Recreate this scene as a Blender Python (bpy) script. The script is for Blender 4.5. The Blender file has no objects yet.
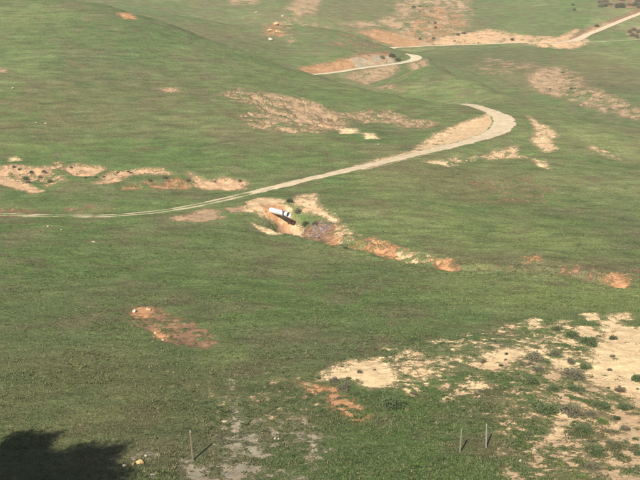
import bpy, bmesh, math, random
import numpy as np
from mathutils import Vector, Matrix

random.seed(7)
rng = np.random.default_rng(7)
S = bpy.context.scene
COL = S.collection

# ---------------------------------------------------------------- camera
CAM_Z = 30.0
PITCH = math.radians(13.0)
F = 1000.0                                  # focal length in pixels of a 640 px wide picture
cam_d = bpy.data.cameras.new('camera')
cam = bpy.data.objects.new('camera', cam_d)
COL.objects.link(cam)
cam.location = (0, 0, CAM_Z)
cam.rotation_euler = (math.pi / 2 - PITCH, 0, 0)
cam_d.sensor_width = 36.0
cam_d.lens = 36.0 * F / 640.0
cam_d.clip_start = 0.5
cam_d.clip_end = 3000
S.camera = cam

# ---------------------------------------------------------------- sky, sun, exposure
SUN_EL = math.radians(35.0)
SUN_AZ = math.radians(18.0)                 # shadows fall away from the viewer, 18 degrees to the right
w = bpy.data.worlds.new('World')
S.world = w
w.use_nodes = True
nt = w.node_tree
nt.nodes.clear()
sky = nt.nodes.new('ShaderNodeTexSky')
sky.sky_type = 'NISHITA'
sky.sun_disc = False
sky.sun_elevation = SUN_EL
sky.sun_rotation = math.pi + SUN_AZ
bg = nt.nodes.new('ShaderNodeBackground')
bg.inputs['Strength'].default_value = 0.05
wo = nt.nodes.new('ShaderNodeOutputWorld')
nt.links.new(sky.outputs[0], bg.inputs[0])
nt.links.new(bg.outputs[0], wo.inputs[0])
ld = bpy.data.lights.new('sun', 'SUN')
ld.energy = 5.0
ld.angle = math.radians(0.53)
ld.color = (1.0, 0.94, 0.85)
sun = bpy.data.objects.new('sun', ld)
COL.objects.link(sun)
SUN_DIR = Vector((math.sin(SUN_AZ) * math.cos(SUN_EL), math.cos(SUN_AZ) * math.cos(SUN_EL), -math.sin(SUN_EL)))
sun.rotation_euler = SUN_DIR.to_track_quat('-Z', 'Y').to_euler()
sun.location = (-30, -60, 80)
S.view_settings.view_transform = 'Standard'
S.view_settings.look = 'None'
S.view_settings.gamma = 1.0
S.view_settings.exposure = 0.86
S.render.engine = 'CYCLES'
HAZE = 0.00028                               # density of the thin haze box built last

# ---------------------------------------------------------------- noise
def _hash(ix, iy, seed):
    h = (ix * 374761393 + iy * 668265263 + seed * 1442695041) & 0xFFFFFFFF
    h = ((h ^ (h >> 13)) * 1274126177) & 0xFFFFFFFF
    h = ((h ^ (h >> 16)) * 2246822519) & 0xFFFFFFFF
    return ((h ^ (h >> 15)) & 0xFFFFFF).astype(np.float64) / 0xFFFFFF

def vnoise(x, y, seed=0):
    x = np.asarray(x, float); y = np.asarray(y, float)
    xf = np.floor(x); yf = np.floor(y)
    ix = xf.astype(np.int64); iy = yf.astype(np.int64)
    u = x - xf; v = y - yf
    u = u * u * u * (u * (u * 6 - 15) + 10); v = v * v * v * (v * (v * 6 - 15) + 10)
    a = _hash(ix, iy, seed); b = _hash(ix + 1, iy, seed); c = _hash(ix, iy + 1, seed); d = _hash(ix + 1, iy + 1, seed)
    return (a + (b - a) * u) * (1 - v) + (c + (d - c) * u) * v - 0.5

def fbm(x, y, scale, octaves=4, seed=0, gain=0.5):
    x = np.asarray(x, float) / scale; y = np.asarray(y, float) / scale
    t = 0; a = 1.0; n = 0
    for o in range(octaves):
        xr = x * 0.8 - y * 0.6; yr = x * 0.6 + y * 0.8
        t = t + a * vnoise(xr, yr, seed + o * 17); n += a
        a *= gain; x = xr * 2.03; y = yr * 2.03
    return t / n * 2.0                        # about -1 .. 1

def sstep(a, b, x):
    t = np.clip((x - a) / (b - a), 0, 1)
    return t * t * (3 - 2 * t)

# ---------------------------------------------------------------- the lie of the land: a spline through surveyed points
cp, sp_ = math.cos(PITCH), math.sin(PITCH)
def ray(px, py):
    """direction through a point of the photograph, scaled to advance 1 m in Y"""
    u = (px - 320.0) / F; v = (240.0 - py) / F
    dy = cp + v * sp_; dz = -sp_ + v * cp
    return u / dy, dz / dy

SURVEY = []
def sv(px, py, Y):
    a, b = ray(px, py)
    SURVEY.append((a * Y, Y, CAM_Z + b * Y))
def wp(X, Y, Z): SURVEY.append((X, Y, CAM_Z + Z))
for x in (-150, 0, 160, 320, 480, 640, 800): sv(x, 480, 48)
for x in (-150, 0, 160, 320, 480, 640, 800): sv(x, 400, 60.5 + (1.2 if x > 500 else 0))
for x in (-150, 0, 160, 320, 480, 640, 800): sv(x, 340, 75 + (1.5 if x > 500 else 0))
for x, y, Y in ((-150, 300, 87), (0, 300, 87.5), (160, 300, 88), (320, 300, 88), (480, 305, 87.5), (640, 310, 87), (800, 310, 87),
                (640, 278, 99.6), (540, 268, 103), (450, 262, 106), (390, 248, 112), (330, 236, 118), (240, 240, 114), (160, 240, 114), (0, 240, 115), (-150, 240, 115), (800, 285, 97),
                (640, 240, 117), (640, 200, 138), (640, 160, 165), (640, 133, 190), (570, 180, 147),
                (540, 230, 120), (500, 200, 136), (500, 162, 158), (400, 215, 125), (400, 180, 143), (330, 205, 128),
                (800, 240, 117), (800, 180, 150), (800, 150, 185),
                (-40, 214, 128), (0, 214, 128), (120, 216, 126.5), (190, 207, 131), (250, 195, 137), (330, 175, 146), (400, 160, 156), (470, 143, 169), (510, 127, 183), (495, 112, 197),
                (-150, 213, 128),
                (0, 180, 144), (120, 180, 144), (220, 178, 146), (-150, 180, 144),
                (0, 140, 166), (120, 140, 166), (240, 150, 158), (330, 150, 161), (400, 135, 177), (450, 122, 188), (-150, 140, 166),
                (0, 100, 190), (120, 100, 191), (240, 100, 194), (330, 105, 198), (400, 110, 199), (450, 110, 201), (-150, 100, 190),
                (0, 50, 222), (120, 50, 224), (200, 60, 224), (300, 85, 216), (-150, 50, 220),
                (0, 0, 256), (60, 0, 257), (-150, 0, 254),
                # crest of the near spur
                (100, 3, 258), (170, 24, 251), (250, 53, 243), (330, 79, 230), (400, 96, 215), (440, 103, 208),
                # hidden hollow behind it
                (40, 10, 300), (120, 30, 285), (200, 50, 280), (260, 72, 275), (340, 95, 265), (395, 100, 250),
                # shoulder past the bend and its crest
                (480, 103, 212), (540, 113, 205), (585, 122, 202), (500, 94, 237), (440, 72, 272), (432, 66, 286), (480, 82, 262), (530, 101, 232), (580, 115, 212),
                # hidden hollow behind the shoulder
                (470, 92, 300), (540, 115, 275), (610, 132, 240), (680, 142, 215),
                # far spur with the second bend
                (250, 48, 312), (300, 68, 300), (330, 72, 301), (380, 66, 312), (418, 59, 325), (380, 84, 283), (410, 76, 296), (330, 48, 320), (290, 45, 325), (385, 52, 330),
                (240, 26, 352), (300, 26, 350), (345, 32, 348), (390, 48, 338), (180, 16, 350),
                # hollow behind that, then the long far slope
                (300, 40, 385), (380, 60, 372), (215, 28, 385),
                (400, 47, 388), (440, 46, 386), (500, 43, 388), (560, 43, 386), (600, 42, 388), (640, 39, 392), (720, 36, 400),
                (470, 62, 350), (520, 62, 345), (560, 60, 350), (600, 64, 345), (640, 64, 350), (540, 80, 318), (580, 92, 300), (620, 100, 290), (640, 112, 275), (720, 120, 265),
                (590, 30, 408), (640, 12, 432), (400, 28, 410), (400, 5, 445), (460, 20, 420), (520, 20, 425), (580, 15, 428), (300, 12, 415), (300, 0, 440), (220, 8, 415), (520, 0, 460), (640, -2, 455), (150, 0, 420), (720, 0, 440),
                (60, 0, 420), (-60, 0, 420),
                (0, -60, 560), (200, -60, 560), (400, -60, 560), (640, -60, 560), (800, -60, 560), (-150, -60, 560)):
    sv(x, y, Y)
for x, y, Y in ((100, 3, 258), (170, 24, 251), (250, 53, 243), (330, 79, 230), (400, 96, 215), (440, 103, 208)):
    sv(x, y + 7, Y + 13); sv(x, y + 15, Y + 26)
for x, y, Y in ((480, 82, 262), (530, 101, 232), (580, 115, 212), (640, 133, 190)):
    sv(x, y + 6, Y + 14)
for x, y, Y in ((290, 228, 122.8), (272, 232, 120.6), (302, 236, 118.6), (264, 207.5, 127.5), (250, 250, 110), (310, 255, 108.5)):
    sv(x, y, Y)
for x, y, z in ((0, 0, -1.7), (-60, 0, -2), (60, 0, -2), (0, -70, 2), (-80, -70, 2), (80, -70, 2), (0, 9, -7.2), (-8, 20, -14.6), (8, 20, -14.6), (-25, 20, -14.5), (25, 20, -14.5),
                (0, 35, -20.6), (-22, 35, -20.6), (22, 35, -20.6), (-70, 25, -16), (70, 25, -16), (-70, 55, -24), (70, 55, -24), (-90, 100, -26), (90, 90, -27),
                (-300, 300, 10), (300, 300, -5), (-300, 100, -10), (300, 100, -15), (-500, 640, 60), (0, 660, 45), (500, 640, 50)):
    wp(x, y, z)
P = np.array(SURVEY); SC = 100.0
cx = P[:, :2] / SC
def tps_k(r2): return np.where(r2 > 1e-12, 0.5 * r2 * np.log(np.maximum(r2, 1e-12)), 0.0)
n = len(cx)
K = tps_k(((cx[:, None, :] - cx[None, :, :]) ** 2).sum(2)) + np.eye(n) * 2e-5
A = np.zeros((n + 3, n + 3)); A[:n, :n] = K
A[:n, n] = 1; A[:n, n + 1:] = cx; A[n, :n] = 1; A[n + 1:, :n] = cx.T
WT = np.linalg.solve(A, np.concatenate([P[:, 2], np.zeros(3)]))
def H0(X, Y):
    X = np.asarray(X, float); Y = np.asarray(Y, float); sh = X.shape
    x = X.ravel() / SC; y = Y.ravel() / SC; out = np.empty_like(x)
    for i in range(0, len(x), 60000):
        xs = x[i:i + 60000]; ys = y[i:i + 60000]
        r2 = (xs[:, None] - cx[None, :, 0]) ** 2 + (ys[:, None] - cx[None, :, 1]) ** 2
        out[i:i + 60000] = tps_k(r2) @ WT[:n] + WT[n] + WT[n + 1] * xs + WT[n + 2] * ys
    return out.reshape(sh)

YS = np.concatenate([np.arange(30, 130, 0.15), np.arange(130, 520, 0.35)])
def at(px, py, ymin=30.0):
    """where a sight line meets the land (first hit past ymin)"""
    a, b = ray(px, py)
    h = H0(a * YS, YS); d = CAM_Z + b * YS - h
    ok = (YS >= ymin)
    seen = False
    for i in np.nonzero(ok)[0]:
        if d[i] > 0: seen = True
        elif seen:
            t = d[i - 1] / (d[i - 1] - d[i]); Y = YS[i - 1] + t * (YS[i] - YS[i - 1])
            return a * Y, Y
    i = np.nonzero(ok)[0][np.argmin(np.abs(d[ok]))]
    return a * YS[i], YS[i]

# ---------------------------------------------------------------- roads
def smooth_path(pts, step=0.6):
    p = np.array(pts, float)
    d = np.r_[0, np.cumsum(np.hypot(*np.diff(p, axis=0)[:, :2].T))]
    t = np.arange(0, d[-1], step)
    q = np.stack([np.interp(t, d, p[:, k]) for k in range(p.shape[1])], 1)
    kk = np.hanning(15)[1:-1]; kk /= kk.sum(); m = len(kk) // 2
    for _ in range(2):
        for k in range(p.shape[1]):
            e = np.r_[2 * q[0, k] - q[m:0:-1, k], q[:, k], 2 * q[-1, k] - q[-2:-m - 2:-1, k]]
            q[:, k] = np.convolve(e, kk, 'valid')
    return q

def road_line(px_pts, ymin, extra_end=(), extra_start=()):
    pts = list(extra_start)
    for x, y, wd in px_pts:
        X, Y = at(x, y, ymin); pts.append((X, Y, wd))
    pts += list(extra_end)
    q = smooth_path(pts)
    z = H0(q[:, 0], q[:, 1])
    kk = np.hanning(33)[1:-1]; kk /= kk.sum(); m = len(kk) // 2
    z = np.convolve(np.r_[2 * z[0] - z[m:0:-1], z, 2 * z[-1] - z[-2:-m - 2:-1]], kk, 'valid')
    return np.c_[q[:, 0], q[:, 1], z, q[:, 2]]

R1 = road_line([(-60, 214.5, 2.0), (0, 214.5, 2.0), (60, 216, 2.0), (110, 216.5, 2.1), (160, 212, 2.4), (200, 205, 2.5), (240, 196, 2.6), (280, 186, 2.6), (330, 174.5, 2.7), (380, 163, 2.9),
                (430, 151, 3.2), (468, 142, 3.9), (496, 133, 4.8), (505, 125, 5.4), (503, 117, 4.8), (494, 112.5, 4.0)], 100,
               extra_end=[(31.5, 206, 3.4), (27, 217, 3.0), (19, 231, 3.0), (10, 247, 3.0), (2, 262, 3)])
R2 = road_line([(322, 74, 3.0), (350, 70, 3.2), (380, 66, 3.4), (402, 63, 3.6), (416, 60, 4.0), (417, 56.5, 4.0), (409, 54, 3.6), (401, 53, 3.0)], 285, extra_start=[(-14, 285, 3.0)])
R3 = road_line([(385, 48, 3.4), (420, 46.5, 3.4), (470, 44.8, 3.4), (520, 42.5, 3.6), (556, 43.5, 4.2), (576, 40.5, 4.5), (588, 34, 3.6), (612, 24.5, 3.4), (640, 13.5, 3.4), (670, 2, 3.4)], 360)
R4 = road_line([(578, 42.5, 3.2), (596, 42.3, 2.2), (620, 41, 2.0), (645, 39.5, 2.0), (700, 37, 2.0)], 360)
ROADS = [R1, R2, R3, R4]
CUT = [4.5, 4.5, 5.0, 2.0]

def near_path(X, Y, q, reach):
    """distance to a path and its nearest sample, only for points within reach"""
    sel = np.nonzero((X > q[:, 0].min() - reach) & (X < q[:, 0].max() + reach) & (Y > q[:, 1].min() - reach) & (Y < q[:, 1].max() + reach))[0]
    if len(sel) == 0: return sel, None, None
    D = np.empty(len(sel)); I = np.empty(len(sel), int)
    for i in range(0, len(sel), 20000):
        s = sel[i:i + 20000]
        d2 = (X[s][:, None] - q[None, :, 0]) ** 2 + (Y[s][:, None] - q[None, :, 1]) ** 2
        k = d2.argmin(1); I[i:i + 20000] = k; D[i:i + 20000] = np.sqrt(d2[np.arange(len(s)), k])
    m = D < reach
    return sel[m], D[m], I[m]

# ---------------------------------------------------------------- bare soil
SAND = (0.66, 0.485, 0.275); ORANGE = (0.40, 0.215, 0.105); RED = (0.225, 0.135, 0.080); PINK = (0.315, 0.220, 0.130); GREY = (0.29, 0.25, 0.175); RUSSET = (0.31, 0.178, 0.088); TAN = (0.45, 0.295, 0.17); BUFF = (0.50, 0.355, 0.205)
# (outline in the photograph, colour, coverage 0..1, breakup size in m, nearest distance, depth of erosion)
PATCHES = [
 # sandy slope at the right foreground
 ([(602,322),(612,320),(628,326),(655,330),(660,400),(636,402),(620,394),(600,388),(588,374),(594,352),(604,338)], SAND, .93, .5, 40, .10),
 ([(560,322),(572,322),(580,328),(600,332),(600,345),(592,356),(600,380),(580,386),(560,374),(546,362),(520,354),(500,364),(482,373),(465,369),(430,377),(402,376),(402,369),(440,362),(490,352),(520,345),(548,336)], SAND, .42, .6, 40, .08),
 ([(478,366),(490,354),(518,350),(530,356),(512,364),(492,372)], SAND, .85, .4, 40, .06),
 ([(576,327),(590,327),(603,336),(592,338),(580,337)], SAND, .9, .3, 40, .05),
 ([(526,322),(538,320),(543,328),(530,330)], SAND, .7, .3, 40, .05),
 ([(582,315),(596,314),(600,320),(588,321)], SAND, .85, .3, 40, .05),
 ([(608,317),(626,312),(636,318),(614,322)], SAND, .55, .4, 40, .05),
 ([(400,350),(470,334),(520,323),(545,333),(520,357),(440,370),(395,372)], SAND, .31, .5, 40, .04), ([(430,372),(520,362),(560,384),(560,420),(500,420),(440,400)], BUFF, .24, .4, 40, .03),
 ([(319,380),(333,368),(352,361),(382,360),(396,376),(392,387),(372,389),(358,382),(345,378),(330,381)], SAND, .93, .5, 40, .10),
 ([(298,382),(318,385),(338,388),(352,400),(367,416),(356,422),(338,411),(325,400),(310,392)], ORANGE, .58, .45, 40, .10),
 ([(385,345),(420,352),(440,372),(420,392),(408,396),(396,384),(388,365)], SAND, .34, .45, 40, .06),
 ([(402,362),(432,366),(440,376),(412,380),(398,372)], SAND, .46, .4, 40, .06),
 ([(545,445),(552,430),(556,416),(568,412),(574,420),(566,434),(558,446)], SAND, .72, .4, 40, .06),
 ([(598,405),(650,400),(655,490),(610,490),(598,460),(604,430)], BUFF, .58, .6, 40, .06),
 ([(520,360),(600,386),(625,400),(590,415),(545,402)], BUFF, .45, .6, 40, .05),
 ([(462,384),(486,382),(490,389),(470,390)], SAND, .6, .3, 40, .04),
 ([(500,400),(600,405),(612,490),(505,490)], BUFF, .36, .4, 40, .03),
 ([(180,462),(188,464),(206,474),(222,490),(198,490),(188,478)], GREY, .95, .3, 40, .05),
 ([(216,436),(250,431),(264,440),(262,466),(250,490),(228,490),(222,462)], GREY, .50, .5, 40, .04),
 ([(205,422),(320,415),(335,450),(300,485),(215,485)], GREY, .32, .4, 40, .03),
 ([(110,458),(165,452),(175,486),(110,486)], GREY, .25, .4, 40, .03),
 ([(205,372),(300,372),(320,405),(280,420),(215,420)], BUFF, .10, .4, 40, .02),
 ([(128,312),(138,307),(152,308),(180,320),(206,330),(217,340),(206,346),(175,342),(160,339),(145,331),(134,322)], RED, .60, .45, 40, .12),
 ([(130,311),(140,307),(154,309),(150,315),(136,316)], ORANGE, .8, .3, 40, .05), ([(150,330),(158,330),(168,338),(160,339)], ORANGE, .8, .3, 40, .05),
 ([(227,372),(233,371),(238,400),(244,432),(236,438),(231,410)], GREY, .42, .3, 40, .0), ([(262,418),(250,426),(240,436),(246,437),(266,421)], GREY, .25, .3, 40, .0),
 # banks and tracks at the foot of the left hill
 ([(-20,170),(12,166),(40,168),(58,162),(60,166),(48,172),(38,180),(24,182),(12,175),(-20,178)], TAN, .72, .9, 110, .35),
 ([(10,157),(16,156),(18,160),(10,161)], SAND, .9, .4, 110, .1),
 ([(62,169),(74,164),(106,166),(92,176),(72,175)], TAN, .92, .7, 110, .35),
 ([(40,176),(62,172),(66,184),(48,186)], TAN, .40, .7, 110, .2),
 ([(96,184),(112,172),(135,170),(158,168),(168,174),(150,174),(130,176),(112,185)], TAN, .78, .8, 110, .3),
 ([(118,184),(150,184),(160,190),(125,190)], RUSSET, .4, .8, 110, .2),
 ([(152,188),(166,184),(176,179),(190,186),(186,190)], RUSSET, .88, .7, 110, .35),
 ([(189,174),(206,181),(222,176),(242,180),(244,188),(200,189)], TAN, .9, .8, 110, .35),
 ([(-20,170),(2,176),(18,181),(43,192),(34,194),(-2,184),(-20,180)], TAN, .95, .4, 110, .2),
 ([(-20,209),(20,210),(46,212),(44,217),(-20,217)], RED, .62, .7, 110, .25),
 ([(50,208),(110,204),(115,212),(55,214)], RED, .22, .8, 110, .1),
 ([(172,220),(190,214),(206,209),(219,211),(223,219),(196,222)], PINK, .92, .6, 100, .15),
 ([(225,208),(242,206),(252,211),(230,213)], PINK, .8, .5, 100, .1),
 # culvert outfall and gully
 ([(245,202),(258,198),(280,198),(291,209),(301,220),(311,233),(305,237),(292,229),(283,223),(275,217),(260,216),(250,209)], BUFF, .92, .45, 100, .15),
 ([(262,203),(280,203),(288,212),(270,214)], ORANGE, .45, .5, 100, .0), ([(276,216),(288,216),(294,222),(290,226),(281,223)], (.30, .18, .11), .9, .3, 100, .0),  # last outline: red-brown soil tone painted in to deepen the pipe's shadow
 ([(253,224),(268,229),(281,235),(272,236),(258,230)], SAND, .7, .4, 100, .15),
 ([(293,201),(299,192),(313,191),(317,202),(328,212),(338,220),(337,226),(325,217),(310,211),(300,206)], BUFF, .80, .5, 100, .3),
 ([(321,232),(330,226),(340,227),(344,235),(337,244),(326,241)], ORANGE, .8, .5, 100, .2),
 ([(340,226),(360,236),(358,246),(342,242)], BUFF, .45, .6, 100, .25),
 ([(353,244),(374,239),(392,246),(416,254),(412,259),(385,254)], ORANGE, .62, .6, 95, .35),
 ([(400,252),(436,258),(440,264),(410,260)], BUFF, .45, .6, 95, .3),
 ([(434,260),(450,261),(459,268),(442,270)], ORANGE, .9, .5, 95, .35),
 ([(524,259),(538,258),(540,264),(528,264)], ORANGE, .6, .5, 90, .25),
 ([(560,268),(640,268),(640,280),(560,276)], RED, .25, .6, 85, .2),
 ([(606,277),(618,273),(632,279),(616,284)], ORANGE, .85, .5, 85, .3),
 ([(460,262),(525,262),(525,270),(460,268)], RED, .15, .6, 85, .2),
 ([(306,226),(318,222),(330,228),(330,238),(316,240),(306,234)], RED, .8, .5, 100, .1),
 # bare brow on the near spur
 ([(218,94),(240,90),(270,94),(300,98),(330,108),(347,117),(346,128),(320,134),(290,133),(268,129),(245,126),(240,117),(258,108),(236,101)], PINK, .52, 1.0, 150, .55),
 ([(280,96),(318,102),(336,114),(338,128),(300,130),(290,115)], PINK, .62, .9, 150, .6),
 ([(338,113),(368,108),(390,110),(410,118),(438,122),(430,129),(400,126),(385,122),(365,122),(350,118)], PINK, .54, .9, 150, .5),
 ([(340,129),(356,130),(358,136),(342,135)], SAND, .85, .6, 150, .15), ([(364,136),(374,136),(378,140),(366,140)], SAND, .8, .5, 150, .15),
 ([(340,171),(372,160),(398,154),(418,147),(436,134),(462,123),(482,117),(492,110),(505,116),(500,130),(475,141),(440,151),(400,161),(362,170)], BUFF, .74, .8, 130, .25),
 ([(440,134),(464,122),(486,116),(500,120),(496,132),(470,142),(446,146)], BUFF, .97, .6, 130, .0),
 ([(528,115),(538,122),(546,125),(558,135),(549,138),(557,150),(545,152),(532,141),(537,130)], BUFF, .80, .6, 140, .3),
 ([(482,157),(500,149),(517,144),(515,151),(524,157),(506,158),(490,160)], BUFF, .70, .6, 130, .2),
 ([(425,163),(440,160),(472,154),(473,160),(445,166)], SAND, .45, .8, 130, .15),
 ([(534,160),(544,162),(547,168),(539,166)], SAND, .7, .6, 130, .15),
 ([(590,147),(600,148),(622,157),(616,159),(600,153)], BUFF, .55, .8, 130, .15),
 ([(470,180),(540,175),(560,200),(480,205)], RED, .16, .8, 120, .05),
 ([(162,88),(174,87),(176,91),(165,93)], PINK, .7, .8, 150, .1), ([(-10,70),(6,71),(6,74),(-10,74)], PINK, .8, .6, 150, .1),
 ([(118,12),(130,12),(134,18),(124,18)], ORANGE, .7, .8, 150, .1),
 # far spur and far slope
 ([(298,68),(320,64),(345,60),(362,55),(388,53),(394,63),(360,67),(322,73),(305,72)], RUSSET, .85, 1.2, 285, .3),
 ([(352,60),(372,55),(392,57),(394,64),(362,66)], GREY, .5, 1.0, 285, .2),
 ([(346,77),(362,72),(396,67),(396,72),(385,78),(366,82)], PINK, .8, 1.2, 270, .25),
 ([(408,67),(426,62),(430,66),(416,72)], PINK, .8, 1.0, 280, .2), ([(366,84),(398,86),(402,91),(376,91)], PINK, .6, 1.2, 255, .2), ([(404,76),(424,80),(438,87),(420,88)], PINK, .5, 1.2, 270, .2),
 ([(266,24),(282,22),(282,36),(266,35)], RUSSET, .55, 1.0, 285, .2), ([(272,22),(300,14),(330,26),(290,45)], PINK, .22, 1.5, 285, .1),
 ([(330,44),(380,42),(395,52),(350,58)], RED, .3, 1.5, 285, .1),
 ([(361,32),(378,29),(402,34),(420,37),(430,45),(404,46),(376,40)], RUSSET, .97, 1.2, 360, .4),
 ([(378,20),(398,12),(396,-6),(440,-8),(466,-2),(472,14),(462,40),(428,45),(414,37),(400,32),(388,26)], PINK, .50, 1.6, 360, .4),
 ([(425,6),(462,14),(466,42),(428,44),(410,32)], RUSSET, .30, 1.6, 360, .2),
 ([(436,47),(440,38),(470,33),(490,30),(520,35),(560,38),(577,30),(588,42),(572,49),(540,46),(520,44),(470,44)], TAN, .72, 1.2, 360, .3),
 ([(340,23),(368,21),(384,24),(360,27)], PINK, .7, 1.5, 360, .2),
 ([(572,38),(590,27),(616,18),(650,4),(650,12),(616,24),(590,35)], RED, .80, 1.2, 360, .3), ([(576,38),(592,29),(610,22),(612,25),(590,34)], PINK, .6, 1.0, 360, .3),
 ([(526,76),(542,67),(562,64),(578,72),(584,86),(604,92),(640,108),(640,120),(606,112),(574,102),(545,96),(530,86)], PINK, .44, 1.3, 240, .35),
 ([(530,76),(545,66),(562,66),(566,84),(560,98),(542,92)], PINK, .62, 1.2, 240, .3),
 ([(488,58),(530,62),(545,68),(500,76),(470,70)], PINK, .28, 1.5, 260, .1),
 ([(288,8),(300,-4),(322,-4),(313,14),(297,15)], PINK, .75, 1.6, 360, .2), ([(228,-4),(258,-4),(256,4),(232,4)], PINK, .6, 1.6, 360, .2),
 ([(600,-4),(650,-6),(650,8),(610,8)], RED, .5, 1.5, 360, .2), ([(626,28),(648,26),(648,38),(630,38)], PINK, .6, 1.2, 360, .2),
]
WP = []
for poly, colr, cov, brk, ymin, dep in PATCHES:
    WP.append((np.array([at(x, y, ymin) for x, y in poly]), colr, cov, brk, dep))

def poly_sdf(X, Y, pg):
    """signed distance, positive inside"""
    d = np.full(X.shape, 1e9); ins = np.zeros(X.shape, bool)
    m = len(pg)
    for i in range(m):
        ax, ay = pg[i]; bx, by = pg[(i + 1) % m]
        ex, ey = bx - ax, by - ay
        t = np.clip(((X - ax) * ex + (Y - ay) * ey) / max(ex * ex + ey * ey, 1e-9), 0, 1)
        d = np.minimum(d, np.hypot(X - ax - t * ex, Y - ay - t * ey))
        if ay != by:
            c = ((ay > Y) != (by > Y)) & (X < ex * (Y - ay) / (by - ay) + ax)
            ins ^= c
    return np.where(ins, d, -d)

def soil_at(X, Y):
    """flat arrays -> bare-soil amount, its colour, erosion depth"""
    s = np.zeros_like(X); er = np.zeros_like(X); c = np.tile(np.array(SAND), (len(X), 1))
    for k, (pg, colr, cov, brk, dep) in enumerate(WP):
        lo = pg.min(0) - brk * 3.5; hi = pg.max(0) + brk * 3.5
        q = np.nonzero((X > lo[0]) & (X < hi[0]) & (Y > lo[1]) & (Y < hi[1]))[0]
        if len(q) == 0: continue
        x = X[q]; y = Y[q]
        d = poly_sdf(x, y, pg)
        edge = fbm(x, y, brk * 2.2, 4, 31 + k) * brk * 0.9
        inside = sstep(-brk * 1.9, brk * 1.3, d + edge)
        hole = fbm(x, y, brk * 1.7, 5, 300 + k, .72) * 1.25
        f = inside * sstep(-.55, .50, (cov - .5) * 1.35 + hole)
        up = f > s[q]
        s[q] = np.where(up, f, s[q])
        wgt = sstep(.0, .25, f)[:, None]
        c[q] = c[q] * (1 - wgt) + np.array(colr) * wgt
        er[q] = np.maximum(er[q], sstep(.35, .65, f) * dep)
    return s, c, er

# ---------------------------------------------------------------- gully below the culvert
GUL = smooth_path([(*at(x, y, 90), wd, dp) for x, y, wd, dp in
                   ((274, 213, 1.4, .2), (284, 221, 1.8, .4), (293, 228, 2.0, .35), (303, 233, 2.0, .35), (322, 239, 2.0, .35), (345, 245, 2.0, .45), (375, 251, 1.8, .55), (410, 260, 1.6, .5), (450, 269, 1.6, .5), (500, 271, 1.5, .5), (560, 272, 1.5, .5), (620, 284, 1.5, .6), (680, 290, 1.5, .5))])

POOL = at(290, 221, 100)
def HF(X, Y, soil=None):
    X = np.asarray(X, float); Y = np.asarray(Y, float); sh = X.shape
    X = X.ravel(); Y = Y.ravel()
    h = H0(X, Y)
    far = sstep(30, 200, Y)
    h = h + fbm(X, Y, 16, 4, 3) * (.28 + .35 * far) + fbm(X, Y, 3.2, 3, 5) * (.09 + .08 * far) + fbm(X, Y, .7, 2, 9) * .035
    # cattle terracettes on the steeper slopes
    h = h + np.sin((h + fbm(X, Y, 9, 3, 12) * .8) * 2 * math.pi / 1.1) * .035 * sstep(130, 160, Y)
    er = soil_at(X, Y)[2] if soil is None else soil[2]
    h = h - er * (.75 + .9 * fbm(X, Y, 1.6, 4, 15)) + sstep(.02, .3, er) * (fbm(X, Y, .9, 3, 16) * .10 + np.abs(fbm(X, Y, 2.4, 3, 18)) * .35)
    i, d, k = near_path(X, Y, GUL, 8)
    if len(i):
        wd = GUL[k, 2]; dd = d + fbm(X[i], Y[i], 1.6, 3, 21) * .5
        h[i] -= GUL[k, 3] * (1 - sstep(.25, 1.0, dd / (wd * 1.15)))
        h[i] += fbm(X[i], Y[i], .55, 3, 23) * .16 * (1 - sstep(2.5, 6, d))
    h -= 2.1 * np.exp(-(((X - POOL[0]) / 2.0) ** 2 + ((Y - POOL[1]) / 2.8) ** 2) ** 1.4)      # scour hole under the pipe
    for q, cut in zip(ROADS, CUT):
        i, d, k = near_path(X, Y, q, 9)
        if not len(i): continue
        hw = q[k, 3] * .5 + .35
        t = 1 - sstep(0, 1, (d - hw) / (cut * (.75 + .3 * fbm(X[i], Y[i], 5, 2, 33))))
        ease = sstep(0, 6, np.minimum(k, len(q) - 1 - k) * .6)
        t = t * ease
        h[i] = h[i] * (1 - t) + (q[k, 2] + fbm(X[i], Y[i], 2.0, 2, 44) * .03) * t
    return h.reshape(sh)

def gz(x, y): return float(HF(np.array([x]), np.array([y]))[0])

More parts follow.
